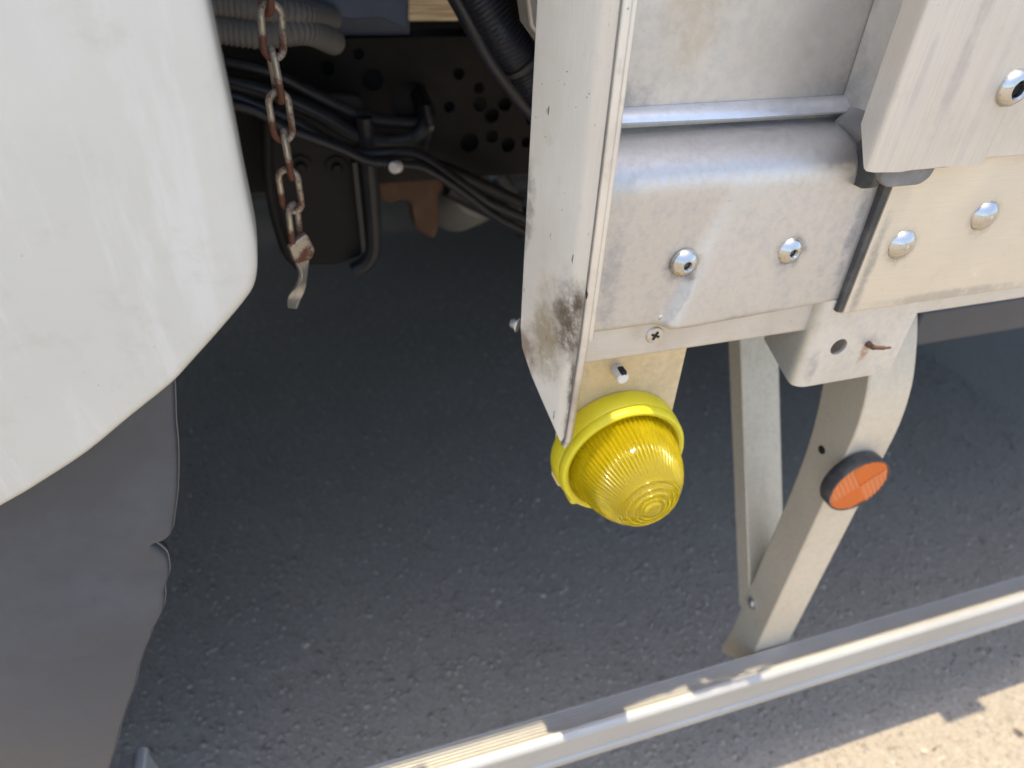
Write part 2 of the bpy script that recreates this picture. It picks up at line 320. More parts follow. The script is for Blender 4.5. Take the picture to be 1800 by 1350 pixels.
# ------------------------------------------------------------------ ground
g = MB().add([(-60, -60, 0), (60, -60, 0), (60, 60, 0), (-60, 60, 0)], [(0, 1, 2, 3)])
ground = obj('ground', g, 'asphalt', None); ground['kind'] = 'structure'; ground['label'] = 'grey aged asphalt ground under and beside the truck'
def chips(n):
    # half sunken stone chips, denser close to the truck side
    x = rng.uniform(-1.6, 2.4, n); y = 0.05 + 3.4*rng.beta(1.0, 1.9, n)
    a = rng.uniform(0, 2*np.pi, n); s = rng.gamma(2.6, 0.0009, n)+0.0015
    base = np.array([[1, 0, 0], [.5, .8, 0], [-.5, .85, 0], [-1, .1, 0], [-.5, -.8, 0], [.55, -.85, 0], [.45, .1, .75], [-.4, .25, .8], [0, -.45, .7]])
    fs = np.array([[0, 1, 6], [1, 2, 7], [1, 7, 6], [2, 3, 7], [3, 4, 8], [3, 8, 7], [4, 5, 8], [5, 0, 6], [5, 6, 8], [6, 7, 8]])
    jit = 1+rng.uniform(-.28, .28, (n, 9, 3)); P = base[None]*jit; P[:, :, 2] *= rng.uniform(.35, .9, n)[:, None]
    ca, sa = np.cos(a)[:, None], np.sin(a)[:, None]
    X = (P[:, :, 0]*ca-P[:, :, 1]*sa)*s[:, None]+x[:, None]; Yv = (P[:, :, 0]*sa+P[:, :, 1]*ca)*s[:, None]+y[:, None]; Z = P[:, :, 2]*s[:, None]-0.0006
    V = (np.stack([X, Yv, Z], -1).reshape(-1, 3)*S).astype(np.float32); Fc = (fs[None]+(np.arange(n)*9)[:, None, None]).reshape(-1, 3)
    me = bpy.data.meshes.new('asphalt_chips'); me.vertices.add(len(V)); me.vertices.foreach_set('co', V.ravel())
    me.loops.add(Fc.size); me.loops.foreach_set('vertex_index', Fc.ravel().astype(np.int32)); me.polygons.add(len(Fc))
    me.polygons.foreach_set('loop_start', np.arange(0, Fc.size, 3, dtype=np.int32)); me.update(calc_edges=True)
    at = me.attributes.new('tone', 'FLOAT', 'POINT'); at.data.foreach_set('value', np.repeat(rng.beta(1.3, 2.2, n), 9).astype(np.float32))
    o = bpy.data.objects.new('asphalt_chips', me); col.objects.link(o); me.materials.append(MT['chip'])
    o['kind'] = 'stuff'; o['label'] = 'fine stone chips embedded in the asphalt surface'; o['category'] = 'gravel'
chips(120000)
def leaf(x, y, l, a, lab):
    c, s_ = math.cos(a), math.sin(a)
    pr = [(-1, 0), (-.4, .28), (.3, .22), (1, 0), (.3, -.2), (-.4, -.25)]
    top = [(x+(u*c-v*s_)*l, y+(u*s_+v*c)*l, .008+.25*l*(1-abs(u))) for u, v in pr]; bot = [(p[0], p[1], p[2]-.001) for p in top]
    m = MB().add(top+bot, [(0, 1, 2, 3, 4, 5), (11, 10, 9, 8, 7, 6)]+[(i, i+6, (i+1) % 6+6, (i+1) % 6) for i in range(6)])
    o = obj('leaf_fragment', m, 'leaf', None); o['label'] = lab; o['category'] = 'leaf'; o['group'] = 'leaf fragments on the sunlit asphalt'
MT['leaf'] = simple('dry_leaf', (0.05, 0.035, 0.02), 0.7, 0)
leaf(1.365, .335, .014, 2.0, 'dark dry leaf fragment on sunlit asphalt nearest the right edge')
leaf(1.15, .36, .007, .4, 'tiny dark leaf scrap on sunlit asphalt beside the shadow edge')

# ------------------------------------------------------------------ body: front post
# the corner post is a folded sheet, turned a little outward to catch more light
pp = [(0.209, 0.43, 1.197), (0.2072, 0.4353, 1.0756), (0.2059, 0.4394, 1.0640), (0.2030, 0.4480, 1.0625), (0.2000, 0.4570, 1.0712), (0.1926, 0.4792, 1.0927), (0.1868, 0.4968, 1.1104), (0.1812, 0.5134, 1.134), (0.1798, 0.5178, 1.1559), (0.1792, 0.5196, 1.8429), (0.2094, 0.4288, 1.9008)]  # post points scaled about the camera along sight lines, keeping the image outline
m = MB(); n = len(pp); off = Vector((.0033, .0011, 0))
m.add([p for p in pp]+[tuple(Vector(p)+off) for p in pp], [tuple(range(n)), tuple(range(n, 2*n))[::-1]]+[(i, i+n, (i+1) % n+n, (i+1) % n) for i in range(n)])
post = obj('front_post', m, 'post', bevel=.0012, label='worn aluminium front corner post with rust stained lower end')
fl = thick(fillet([(.209, .4285), (.2165, .4285), (.2165, .447)], .003, 4), .0025)
obj('post_flange', MB().prism(fl, 2, 1.192, 1.90), 'postedge', post, bevel=.0008)
# rounded outer corner bead of the folded post
obj('post_edge', MB().tube([(.2085, .4305, 1.90), (.2085, .4305, 1.60), (.2085, .4305, 1.30), (.2080, .4308, 1.19), (.2072, .437, 1.075), (.2072, .443, 1.062)], .0042, 12), 'postedge', post)
obj('screw_head', MB().lathe([(0, .007), (.004, .007), (.0052, .005), (.0052, 0), (.0075, 0), (.0075, -.0015), (0, -.0015)], (0.1776, 0.5202, 1.1571), (-.75, .65, .1), 10), 'steel', post)

# ------------------------------------------------------------------ body: corner cover (two blind rivets), end seal
seg = 40; prof = fillet([(.500, 1.3455), (.4755, 1.341), (.4500, 1.322), (.4500, 1.186), (.4535, 1.182), (.478, 1.181)], [0, .016, .022, .004, .003, 0], 7)
prof = thick(prof, .0025)
# the sheet is not quite flat: a faint crease leans the lower right part outwards
def crease(x, y, z):
    xe = .290+(z-1.190)*.33
    t = max(0.0, min(1.0, (x-xe)/.012)); t = t*t*(3-2*t)
    k = max(0.0, min(1.0, (1.318-z)/.13)); fade = 1-max(0.0, min(1.0, (x-xe-.03)/.16))*.75
    return y-.0130*t*k*fade if y < .46 else y
dense = []
for i in range(len(prof)):
    a, b = Vector(prof[i]), Vector(prof[(i+1) % len(prof)]); k = max(1, int((b-a).length/.008))
    dense += [tuple(a.lerp(b, j/k)) for j in range(k)]
m = MB().prism(dense, 0, .224, .4845, 60); m.v = [(x, crease(x, y, z), z) for x, y, z in m.v]
cover = obj('corner_cover', m, 'cover', label='brushed aluminium corner cover with rounded top and two rivets', ang=50)
cap = fillet([(.470, 1.3345), (.452, 1.326), (.4455, 1.310), (.4455, 1.190), (.449, 1.181), (.470, 1.178)], .007, 5)
obj('end_seal', MB().prism(cap, 0, .2150, .2236), 'seal', bevel=.0015)

blind = mesh_of(MB().lathe([(0, -.001), (.0036, -.001), (.0036, .0035), (.0034, .0045), (.0030, .0046), (.0040, .0066), (.0052, .0072), (.0085, .0056), (.0118, .0026), (.0130, .0002), (.0130, -.002)], (0, 0, 0), (0, -1, 0), 32), 'blind_rivet')
pinm = mesh_of(MB().lathe([(0, .0040), (.0022, .0038), (.0033, .0030), (.0033, 0)], (0, 0, 0), (0, -1, 0), 16), 'rivet_pin')
dome = mesh_of(MB().lathe([(0, .0088), (.0022, .0088), (.0026, .0082), (.0045, .0084), (.0080, .0070), (.0115, .0046), (.0140, .0018), (.0150, -.0002), (.0150, -.002)], (0, 0, 0), (0, -1, 0), 32), 'dome_rivet')
def rivet(mesh, name, x, y, z, parent, pin=False):
    if pin: obj('rivet', mesh, 'rivet', parent, loc=(x, y, z), rot=(0, R(random.uniform(0, 180)), 0)); obj('rivet_pin', pinm, 'rubber', parent, loc=(x, y, z))
    else: obj('rivet', mesh, 'rivet', parent, loc=(x, y, z), rot=(R(random.uniform(-4, 4)), R(random.uniform(0, 180)), R(random.uniform(-4, 4))))
rivet(blind, 'rivet', .302, .4475, 1.2455, cover, True)
rivet(blind, 'rivet', .4075, .4465, 1.2465, cover, True)

# ------------------------------------------------------------------ body: recessed panel, bright lip, jamb
rec = obj('recess_panel', MB().box(.2096, .470, .5005, .504, 1.338, 1.90), 'recess', label='recessed aluminium panel with faint ochre stain above the lip')
m = MB(); nx = 24
for k in range(nx+1):
    x = .2245+(.4635-.2245)*k/nx; u = k/nx; z0 = 1.3575+.0025*u; dr = .0045*max(0, .55-u)   # lip peels up towards the post
    ring = [(.5000, z0+.004), (.4955, z0+.0030), (.4895, z0-.0030+dr), (.4880, z0-.0065+dr), (.4895, z0-.0085+dr), (.5000, z0-.0045)]
    m.v += [(x, a, b) for a, b in ring]
for k in range(nx):
    for i in range(6): m.f.append((k*6+i, k*6+(i+1) % 6, (k+1)*6+(i+1) % 6, (k+1)*6+i))
m.f += [tuple(range(6))[::-1], tuple(range(nx*6, nx*6+6))]
obj('lip', m, 'lip', label='narrow bright lip above the corner cover', ang=60)
jp = thick(fillet([(.4635, .5002), (.4665, .484), (.4665, .447), (.500, .447)], .004, 4), -.003)
obj('gate_jamb', MB().prism(jp, 2, 1.352, 1.90), 'recess', bevel=.001)
obj('jamb_seam', MB().tube(spline([(.4640, .493, 1.357), (.4655, .4905, 1.38), (.4658, .4915, 1.405), (.4662, .489, 1.43), (.4660, .49, 1.90)], 4), .0009, 6), 'rubber')
# rubber corner pad under the gate
rp = fillet([(.4600, 1.3560), (.4480, 1.352), (.4340, 1.338), (.4290, 1.322), (.4300, 1.3075), (.4400, 1.302), (.4600, 1.302)], .004, 4)
obj('corner_pad', MB().prism(rp, 0, .4560, .4640), 'rubber', bevel=.0015)
obj('rubber_pad', MB().prism(fillet([(.4545, 1.330), (.4565, 1.3150), (.466, 1.3085), (.500, 1.3085), (.5085, 1.314), (.512, 1.330)], .004, 4), 1, .4235, .438), 'seal', bevel=.0015)
obj('rubber_wedge', MB().prism(fillet([(.4635, 1.358), (.452, 1.344), (.4605, 1.332), (.478, 1.332), (.478, 1.358)], .003, 3), 1, .448, .492), 'seal', bevel=.001)

# ------------------------------------------------------------------ body: long side rail with dome rivets, sill, flap seam
sp = fillet([(.462, 1.330), (.4400, 1.330), (.4400, 1.1735), (.4435, 1.171), (.462, 1.171)], .0025, 4)
rail2 = obj('side_rail', MB().prism(sp, 0, .4905, 2.9), 'rail2', label='cream brushed aluminium side rail with dome rivets', ang=40)
obj('rail_seal', MB().prism([(.4838, .4418), (.4900, .4410), (.4900, .470), (.4838, .470)], 2, 1.174, 1.335), 'rubber', bevel=.0008)
for x, z in ((.5285, 1.2430), (.6165, 1.2640), (.7045, 1.2430), (.7925, 1.2640), (.8805, 1.2430)): rivet(dome, 'rivet', x, .4402, z, rail2)
sill = obj('sill_rail', MB().prism(fillet([(.520, 1.19), (.4600, 1.19), (.4600, 1.1445), (.4635, 1.1415), (.520, 1.1415)], .003, 4), 0, .2095, 2.9), 'sill', label='lower sill rail under the corner cover with a cross head screw')
scr = MB().lathe([(0, .0012), (.0050, .0014), (.0080, .0012), (.0090, 0), (.0090, -.002)], (0, 0, 0), (0, -1, 0), 24)
obj('screw', mesh_of(scr, 'screw'), 'steel', sill, loc=(.2945, .4595, 1.1655))
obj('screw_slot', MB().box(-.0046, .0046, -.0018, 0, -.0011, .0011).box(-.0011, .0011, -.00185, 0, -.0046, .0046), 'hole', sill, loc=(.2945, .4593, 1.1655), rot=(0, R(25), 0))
obj('rivet', mesh_of(MB().lathe([(0, .0014), (.0022, .0012), (.0032, 0), (.0032, -.002)], (0, 0, 0), (0, -1, 0), 14), 'small_rivet'), 'steel', cover, loc=(.2915, .4497, 1.1915))

# ------------------------------------------------------------------ body: gate panel (corrugated sheet, hem at the bottom)
gp = fillet([(.4365, .4445), (.4350, .4180), (.468, .4180), (.476, .4196), (.484, .4196), (.492, .4180), (.506, .4180), (.511, .4190), (.518, .4180), (.540, .4180), (.5555, .4185), (.568, .4315), (.90, .4315), (.905, .4325), (.91, .4315), (1.34, .4315), (1.353, .4180), (1.48, .4180), (1.493, .4315), (1.65, .4315), (1.663, .418), (2.9, .418)], [0, .010]+[.006]*30, 6)
gpt = thick(gp, .0022)
m = MB(); N = len(gpt)
for z in (1.3245, 1.329, 1.42, 1.60, 1.90):
    m.v += [(x, y, z + (.030*max(0, (y-.424)/.02) if (z < 1.33 and x < .45) else 0) + (0 if z > 1.33 else .0012*math.sin(x*90)*0.6)) for x, y in gpt]
for k in range(4):
    for i in range(N): m.f.append((k*N+i, k*N+(i+1) % N, (k+1)*N+(i+1) % N, (k+1)*N+i))
m.f += [tuple(range(N))[::-1], tuple(range(4*N, 5*N))]
gate = obj('side_gate', m, 'gate', label='corrugated aluminium side gate hanging above the cream rail', ang=40)
hexr = mesh_of(MB().lathe([(0, .0010), (.0062, .0010), (.0062, .0062), (.0078, .0078), (.0105, .0070), (.0132, .0040), (.0145, .0002), (.0145, -.002)], (0, 0, 0), (0, -1, 0), 30), 'socket_rivet')
obj('rivet', hexr, 'rivet', gate, loc=(.5470, .4180, 1.3860))
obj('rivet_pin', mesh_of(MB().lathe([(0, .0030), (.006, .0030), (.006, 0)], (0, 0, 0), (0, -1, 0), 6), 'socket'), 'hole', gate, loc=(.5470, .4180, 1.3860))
# latch-like block added out of view to notch the ground shadow edge
obj('latch_shadow_block', MB().prism(fillet([(1.175, 1.44), (1.155, 1.42), (1.16, 1.36), (1.19, 1.335), (1.265, 1.335), (1.275, 1.37), (1.272, 1.44)], .01, 4), 1, .385, .4312), 'gate', bevel=.003)

# ------------------------------------------------------------------ bracket box with hole and rusty pin
plan = thick(fillet([(.4740, .512), (.4740, .4500), (.597, .4500)], .013, 8), -.0035)
bx = MB()
lev = [1.0780, 1.0800, 1.0850, 1.1000, 1.185]
for k, z in enumerate(lev):
    bx.v += [(x, y, z + (.022*max(0, (y-.4535)/.0585) if k < 3 else (.012*max(0, (y-.4535)/.0585) if k == 3 else 0))) for x, y in plan]
N = len(plan)
for k in range(len(lev)-1):
    for q_ in range(N): bx.f.append((k*N+q_, k*N+(q_+1) % N, (k+1)*N+(q_+1) % N, (k+1)*N+q_))
bx.f += [tuple(range(N))[::-1], tuple(range((len(lev)-1)*N, len(lev)*N))]
box = obj('bracket_box', bx, 'box', label='folded aluminium bracket box with a round hole and rusty pin')
cut = MB().lathe([(0, .02), (.0098, .02), (.0098, -.02), (0, -.02)], (.5095, .452, 1.126), (0, -1, 0), 28)
def cut_holes(o, cutter):
    cm = mesh_of(cutter, 'cutter'); c2 = bpy.data.objects.new('cutter', cm); col.objects.link(c2)
    o.modifiers.clear(); bo = o.modifiers.new('holes', 'BOOLEAN'); bo.object = c2; bo.operation = 'DIFFERENCE'; bo.solver = 'EXACT'; bo.use_self = True
    nm = bpy.data.meshes.new_from_object(o.evaluated_get(bpy.context.evaluated_depsgraph_get()))
    o.modifiers.clear(); o.data = nm; finish(nm, 30); bpy.data.objects.remove(c2)
cut_holes(box, cut)
obj('box_floor', MB().add([(.4785, .4545, 1.0815), (.5965, .4545, 1.0810), (.5965, .511, 1.102), (.4785, .511, 1.1025), (.4785, .4545, 1.0850), (.5965, .4545, 1.0845), (.5965, .511, 1.1055), (.4785, .511, 1.106)], [(0, 1, 2, 3), (7, 6, 5, 4), (0, 4, 5, 1), (1, 5, 6, 2), (2, 6, 7, 3), (3, 7, 4, 0)]), 'box', box)
pinp = [(.5475, .4510, 1.1245), (.5475, .4440, 1.1240), (.5500, .4395, 1.1235), (.5600, .4360, 1.1235), (.5680, .4345, 1.1237)]
obj('rusty_pin', MB().tube(spline(pinp, 5), [.0036]*6+[.0030]*5+[.0022]*5+[.0014]*4+[.0005], 10), 'rustbr', box)

# ------------------------------------------------------------------ marker lamp on its plate
hang = obj('lamp_plate', MB().prism([(.2115, .985), (.2115, 1.14), (.3455, 1.14), (.3460, 1.03), (.330, .965), (.318, .957), (.238, .957), (.220, .966)], 1, .4760, .4790), 'plate', bevel=.0008, label='ochre stained zinc plate carrying the marker lamp')
LC = (.2790, .4755, 1.0170)
lamp = obj('marker_lamp', MB().lathe([(0, 0), (.0718, 0), (.0728, .004), (.0718, .0195), (.0705, .0215), (.060, .0215), (.060, .018), (0, .018)], LC, (0, -1, 0), 72), 'bezel', label='round yellow marker lamp with ribbed dome lens')
obj('bezel_ring', MB().lathe([(.0605, .0200), (.0698, .0200), (.0710, .0235), (.0706, .0280), (.0690, .0308), (.0664, .0318), (.0636, .0308), (.0616, .0275), (.0605, .0200)], LC, (0, -1, 0), 72), 'bezel', lamp)
for an in (97, 217):
    a = R(an); c_ = (LC[0]+.0735*math.sin(a), LC[1], LC[2]+.0735*math.cos(a))
    obj('clip_tab', MB().lathe([(0, .018), (.0065, .0175), (.0075, .012), (.0075, .001), (0, .001)], c_, (0, -1, 0), 12), 'bezel', lamp)
NR = 72
pr = [(.0588, .016), (.0588, .0225), (.0582, .0250), (.0578, .0262), (.0572, .030), (.0565, .036), (.0556, .042), (.0545, .048), (.0530, .054), (.0512, .060), (.0490, .066), (.0462, .072), (.0428, .078), (.0390, .0832), (.0350, .0875), (.0322, .0900), (.0320, .0914), (.0308, .0916), (.0300, .0903), (.0258, .0932), (.0254, .0948), (.0242, .0949), (.0236, .0936), (.0196, .0957), (.0192, .0973), (.0180, .0974), (.0174, .0960), (.0142, .0974), (.0138, .0990), (.0126, .0991), (.0120, .0976), (.0088, .0988), (.0080, .0998), (.0045, .1000), (0, .1002)]
inner = [(0, .0945), (.012, .0935), (.024, .0900), (.035, .0835), (.044, .0740), (.050, .062), (.0538, .046), (.0555, .028), (.0560, .016)]
amp = [0, 0, .5, 1.1, 1, 1, 1, 1, 1, 1, .95, .85, .7, .5, .25] + [0]*(len(pr)-15)
def ribm(an, j):
    if j < len(pr): return 1+.048*amp[j]*(abs(math.sin(an*NR/2))-.5)
    return 1
obj('lens', MB().lathe(pr+inner+[pr[0]], LC, (0, -1, 0), NR*6, ribm), 'lens', lamp, label='translucent yellow ribbed dome lens', ang=50)
obj('bulb_holder', MB().lathe([(0, .055), (.006, .053), (.0085, .046), (.0065, .036), (.0065, .030), (.011, .030), (.011, .012), (0, .012)], LC, (0, -1, 0), 20), 'steel', lamp)
pn = MB().lathe([(0, .0175), (.0050, .0175), (.0064, .0160), (.0066, 0), (0, 0)], (.2690, .4762, 1.1190), (0, -1, -.05), 20)
pinp_ = obj('plastic_pin', pn, 'pinwhite', hang)
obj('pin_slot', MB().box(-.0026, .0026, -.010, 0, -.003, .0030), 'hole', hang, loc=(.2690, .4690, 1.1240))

# ------------------------------------------------------------------ side guard: rail, arm, brace, reflector
ribs = []
y = .4690
ribs.append((y, .4520))
for i in range(6):
    a = .4680-i*.0048; ribs += [(a, .4520), (a-.0022, .4520), (a-.0028, .4485), (a-.0044, .4485)]
gr = [(.4690, .3700), ] + ribs + fillet([(.4395, .4485), (.4390, .4590), (.4360, .4612), (.4270, .4606), (.4215, .4560), (.4208, .4470), (.4255, .4440)], .003, 4)[1:-1] + [(.4255, .4440), (.4255, .3860), (.4225, .3835), (.4220, .3700), (.4235, .3660), (.4660, .3660)]
guard = obj('guard_rail', MB().prism(gr, 0, -.387, 2.9, 1), 'grail', label='long ribbed aluminium side guard rail with bright front lip', ang=30)
m = MB()
gr2 = [(-.3870+(.4690-a)*.82, b) for a, b in gr if True]
m.prism(gr2, 1, .4695, .5850, 1)
obj('guard_return', m, 'lip', guard, ang=30)

armo = spline([(.4735, .402), (.4735, .60), (.4735, .80), (.4735, .905), (.4750, .960), (.4830, 1.010), (.4970, 1.050), (.5160, 1.090), (.5420, 1.130), (.5800, 1.170)], 5)
armi = spline([(.5400, .345), (.5365, .47), (.5345, .66), (.5335, .78), (.5370, .88), (.5500, .965), (.5680, 1.020), (.5950, 1.070), (.630, 1.115), (.670, 1.150)], 5)
prf = [tuple(p) for p in armo]+[tuple(p) for p in armi][::-1]
prf = [(.4800, .350)] + prf
nA = len(armo)
m = MB()
V0 = [(.628, p[0], p[1]) for p in armo]+[(.628, p[0], p[1]) for p in armi]; V1 = [(.6985, p[1], p[2]) for p in V0]
m.v = V0+V1
for i in range(nA-1):
    m.f += [(i, i+1, nA+i+1, nA+i), (2*nA+i, 3*nA+i, 3*nA+i+1, 2*nA+i+1), (i, 2*nA+i, 2*nA+i+1, i+1), (nA+i, nA+i+1, 3*nA+i+1, 3*nA+i)]
m.f += [(0, nA, 3*nA, 2*nA), (nA-1, 3*nA-1, 4*nA-1, 2*nA-1)]
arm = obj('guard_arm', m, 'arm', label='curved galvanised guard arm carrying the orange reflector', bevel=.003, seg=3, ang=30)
obj('arm_hole_disc', MB().lathe([(0, .0006), (.0062, .0006), (.0070, -.001)], (.628, .512, .893), (-1, 0, 0), 18), 'hole', arm)  # flat black disc painted in place of a shaded hole
obj('arm_bolt', MB().lathe([(0, .005), (.006, .005), (.0075, .003), (.0075, .0012), (.011, .0012), (.011, -.001)], (.628, .518, .530), (-1, 0, 0), 14), 'steel', arm)
d = Vector((.2050, .395)).normalized(); nrm = Vector((d.y, -d.x))*.017
a0 = Vector((.552, .545))-d*.055; a1 = a0+d*.755
bp_ = [tuple(a0+nrm), tuple(a1+nrm), tuple(a1-nrm), tuple(a0-nrm)]
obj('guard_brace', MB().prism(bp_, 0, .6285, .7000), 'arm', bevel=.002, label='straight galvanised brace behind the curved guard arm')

RC = (.6480, .4720, .8760)
refl = obj('reflector', MB().lathe([(0, 0), (.0445, 0), (.0465, .003), (.0465, .0185), (.0455, .0205), (.0440, .0205), (.0435, .0180), (0, .0180)], RC, (0, -1, 0), 64), 'rubber', label='round orange reflector in a black rubber housing')
m = MB(); RR = .0428; pit = .0066; a45 = R(35)
# lens face: prism ridges, their direction turned in every other quadrant
for qd in range(4):
    for k in range(int(RR/pit)):
        v0 = k*pit; v1 = min(v0+pit*.96, RR-.0003)
        if v1 <= v0: continue
        L0, L1 = math.sqrt(max(RR*RR-v0*v0, 0)), math.sqrt(max(RR*RR-v1*v1, 0)); vm = (v0+v1)/2; Lm = math.sqrt(RR*RR-vm*vm)
        loc_ = [(.0004, v0, 0), (L0, v0, 0), (L1, v1, 0), (.0004, v1, 0), (.0004, vm, .0009), (Lm, vm, .0009)]
        b0 = len(m.v)
        for (u, v, h) in loc_:
            an = a45+qd*math.pi/2; x_ = u*math.cos(an)-v*math.sin(an); z_ = u*math.sin(an)+v*math.cos(an)
            m.v.append((RC[0]+x_, RC[1]-.0197-h, RC[2]+z_))
        m.f += [(b0, b0+1, b0+5, b0+4), (b0+4, b0+5, b0+2, b0+3), (b0, b0+4, b0+3), (b0+1, b0+2, b0+5)]
m.lathe([(0, .0196), (.030, .0196), (.0436, .0192), (.0438, .0150)], RC, (0, -1, 0), 48)
obj('reflector_lens', m, 'amber', refl, label='faceted orange lens', ang=15)

# ------------------------------------------------------------------ cab: fender, mudguard, shell
def shell(outline, hub, y0, depth, rad, bulge, steps=14, rings=6, flange=.02, inset=.05, base=None):
    m = MB(); n = len(outline); P = [Vector(p) for p in outline]; H = Vector(hub)
    nor = []
    for i in range(n):
        d_ = (P[min(i+1, n-1)]-P[max(i-1, 0)]).normalized(); q_ = Vector((-d_.y, d_.x))
        if q_.dot(H-P[i]) < 0: q_ = -q_
        nor.append(q_)
    rows = [[(p.x, y0+rad+flange, p.y) for p in P]]
    for k in range(rings+1):
        a = math.pi/2*k/rings
        rows.append([(p.x+q_.x*rad*(1-math.cos(a)), y0+rad*(1-math.sin(a)), p.y+q_.y*rad*(1-math.cos(a))) for p, q_ in zip(P, nor)])
    inner_ = [p+q_*rad for p, q_ in zip(P, nor)]
    B = [Vector(p) for p in (base or outline)]; cl = [0]; co_ = [0]
    for a_, b_ in zip(B, B[1:]): cl.append(cl[-1]+(b_-a_).length)
    for a_, b_ in zip(P, P[1:]): co_.append(co_[-1]+(b_-a_).length)
    sm = []; j_ = 0
    for c_ in co_:
        t_ = c_/co_[-1]*cl[-1]
        while j_ < len(cl)-2 and cl[j_+1] < t_: j_ += 1
        sm.append(B[j_].lerp(B[j_+1], min(1, max(0, (t_-cl[j_])/(cl[j_+1]-cl[j_])))))
    for _ in range(12): sm = [sm[0]]+[(sm[i-1]+sm[i+1]+2*sm[i])/4 for i in range(1, n-1)]+[sm[-1]]
    sm = [p+(H-p).normalized()*inset for p in sm]
    for k in range(1, 5): rows.append([(lambda c_: (c_.x, y0, c_.y))(p.lerp(p2, k/4)) for p, p2 in zip(inner_, sm)])
    for k in range(1, steps+1):
        t = (k/steps)*.96; rows.append([(lambda c_: (c_.x, y0, c_.y))(p.lerp(H, t)) for p in sm])
    for r_ in rows: m.v += [(x, y+bulge(x, z), z) for x, y, z in r_]
    for j in range(len(rows)-1):
        for i in range(n-1): m.f.append((j*n+i, j*n+i+1, (j+1)*n+i+1, (j+1)*n+i))
    return m
fo = [(-.0325, 1.95), (-.0325, 1.75), (-.0330, 1.60), (-.0340, 1.50), (-.0345, 1.449), (-.0345, 1.418), (-.0345, 1.385), (-.0350, 1.355), (-.0350, 1.330), (-.0355, 1.316), (-.0375, 1.302), (-.0420, 1.289), (-.0500, 1.279), (-.0600, 1.2685), (-.0730, 1.2555), (-.0900, 1.239), (-.107, 1.223), (-.140, 1.199), (-.172, 1.175), (-.205, 1.155), (-.236, 1.138), (-.30, 1.108), (-.40, 1.09), (-.55, 1.065), (-.80, 1.05)]
fo = [tuple(p) for p in spline(fo, 3)]
fend = obj('cab_fender', shell(fo, (-.85, 1.95), .400, .03, .0065, lambda x, z: .10*max(0, -x-.15)**2+.16*max(0, 1.32-z)**2, 18, 6, .030), 'paint', label='white painted lower rear corner of the cab with faint drip marks', ang=60)
sd = fend.modifiers.new('solid', 'SOLIDIFY'); sd.thickness = .002*S; sd.offset = 0
mo = [(-.105, 1.32), (-.112, 1.25), (-.118, 1.20), (-.123, 1.172), (-.1290, 1.145), (-.1335, 1.120), (-.1395, 1.094), (-.1460, 1.070), (-.1540, 1.046), (-.1610, 1.0270), (-.1690, 1.0205), (-.1790, 1.0185), (-.1760, 1.0080), (-.1735, .9960), (-.1745, .9850), (-.1770, .9720), (-.1840, .9580), (-.1870, .9440), (-.1960, .9260), (-.2060, .9100), (-.2190, .8860), (-.2370, .8470), (-.2590, .8010), (-.2850, .7430), (-.3240, .6550), (-.36, .57), (-.41, .47), (-.50, .42), (-.9, .40)]
base_mo = [(-.105, 1.32), (-.118, 1.20), (-.1335, 1.120), (-.146, 1.070), (-.172, .9900), (-.196, .926), (-.237, .847), (-.285, .743), (-.36, .57), (-.41, .47), (-.50, .42), (-.9, .40)]
mo2 = []
for i, p in enumerate(spline(mo, 3)):
    j_ = .0006*math.sin(i*1.1)+.0003*math.sin(i*2.3) if 50 < i < 84 else 0
    mo2.append((p.x+j_, p.y))
def mb_(x, z): return -.030*math.exp(-((x+.30)/.16)**2-((z-.80)/.30)**2)+.25*max(0, x+.19)**2 + .006*math.exp(-((x+.175)/.02)**2-((z-.985)/.03)**2)+.07*max(0, .9-z)**2
mud = obj('mudguard', shell(mo2, (-.92, 1.32), .462, .02, .0045, mb_, 20, 4, .010, base=base_mo), 'blackplastic', label='dusty dark grey plastic mudguard with a notched edge', ang=60)
sd = mud.modifiers.new('solid', 'SOLIDIFY'); sd.thickness = .002*S; sd.offset = 0
m = MB().tube([(x, .4665+mb_(x, z)+.004, z) for x, z in mo2[:-4]], .0017, 8)
obj('mudguard_edge', m, 'flapedge', mud)
# unseen rest of cab and bed, plus blocks added to darken gap and underside
obj('cab_shell', MB().prism(fillet([(.44, 1.34), (.44, 2.3), (.56, 2.75), (3.56, 2.75), (3.78, 2.3), (3.78, 1.34)], .08, 4), 0, -2.4, -.22), 'paint', bevel=.02)
obj('gap_sun_cover', MB().prism([(.445, 2.62), (.445, 2.70), (3.78, 2.70), (3.78, 2.62)], 0, -.215, .235), 'covergrey')  # unseen cover added to keep the sun out of the gap
obj('bed_floor', MB().box(.215, .4735, .506, 3.78, 1.47, 1.53).box(.4737, 4.6, .447, 3.78, 1.47, 1.53), 'bed')
obj('gap_side_screen', MB().box(-.215, .165,   .445, .46, 1.95, 2.615), 'paint', bevel=.006)  # unseen screen added to cut side daylight in the gap
obj('far_light_screen', MB().box(-2.2, 4.4, 3.75, 3.78, .002, 1.46), 'bed')  # unseen wall added to stop light from the far side
obj('wheel', MB().lathe([(.02, 0), (.30, 0), (.33, .03), (.50, .03), (.56, .06), (.575, .12), (.575, .30), (.56, .36), (.50, .38), (.02, .38)], (-1.15, .93, .575), (0, -1, 0), 40), 'rubber')  # unseen front wheel, put in to block light under the cab
obj('bed_headboard', MB().box(.212, .30, .62, 3.78, 1.532, 2.61), 'bed')
obj('cover_shade_bar', MB().box(.200, .4700, .4465, .499, 1.905, 2.00), 'gate', bevel=.003)  # unseen bar added to shade the lip and corner cover
obj('side_beam', MB().box(.84, 4.4, .62, .68, .955, 1.022), 'blackplastic', bevel=.006)
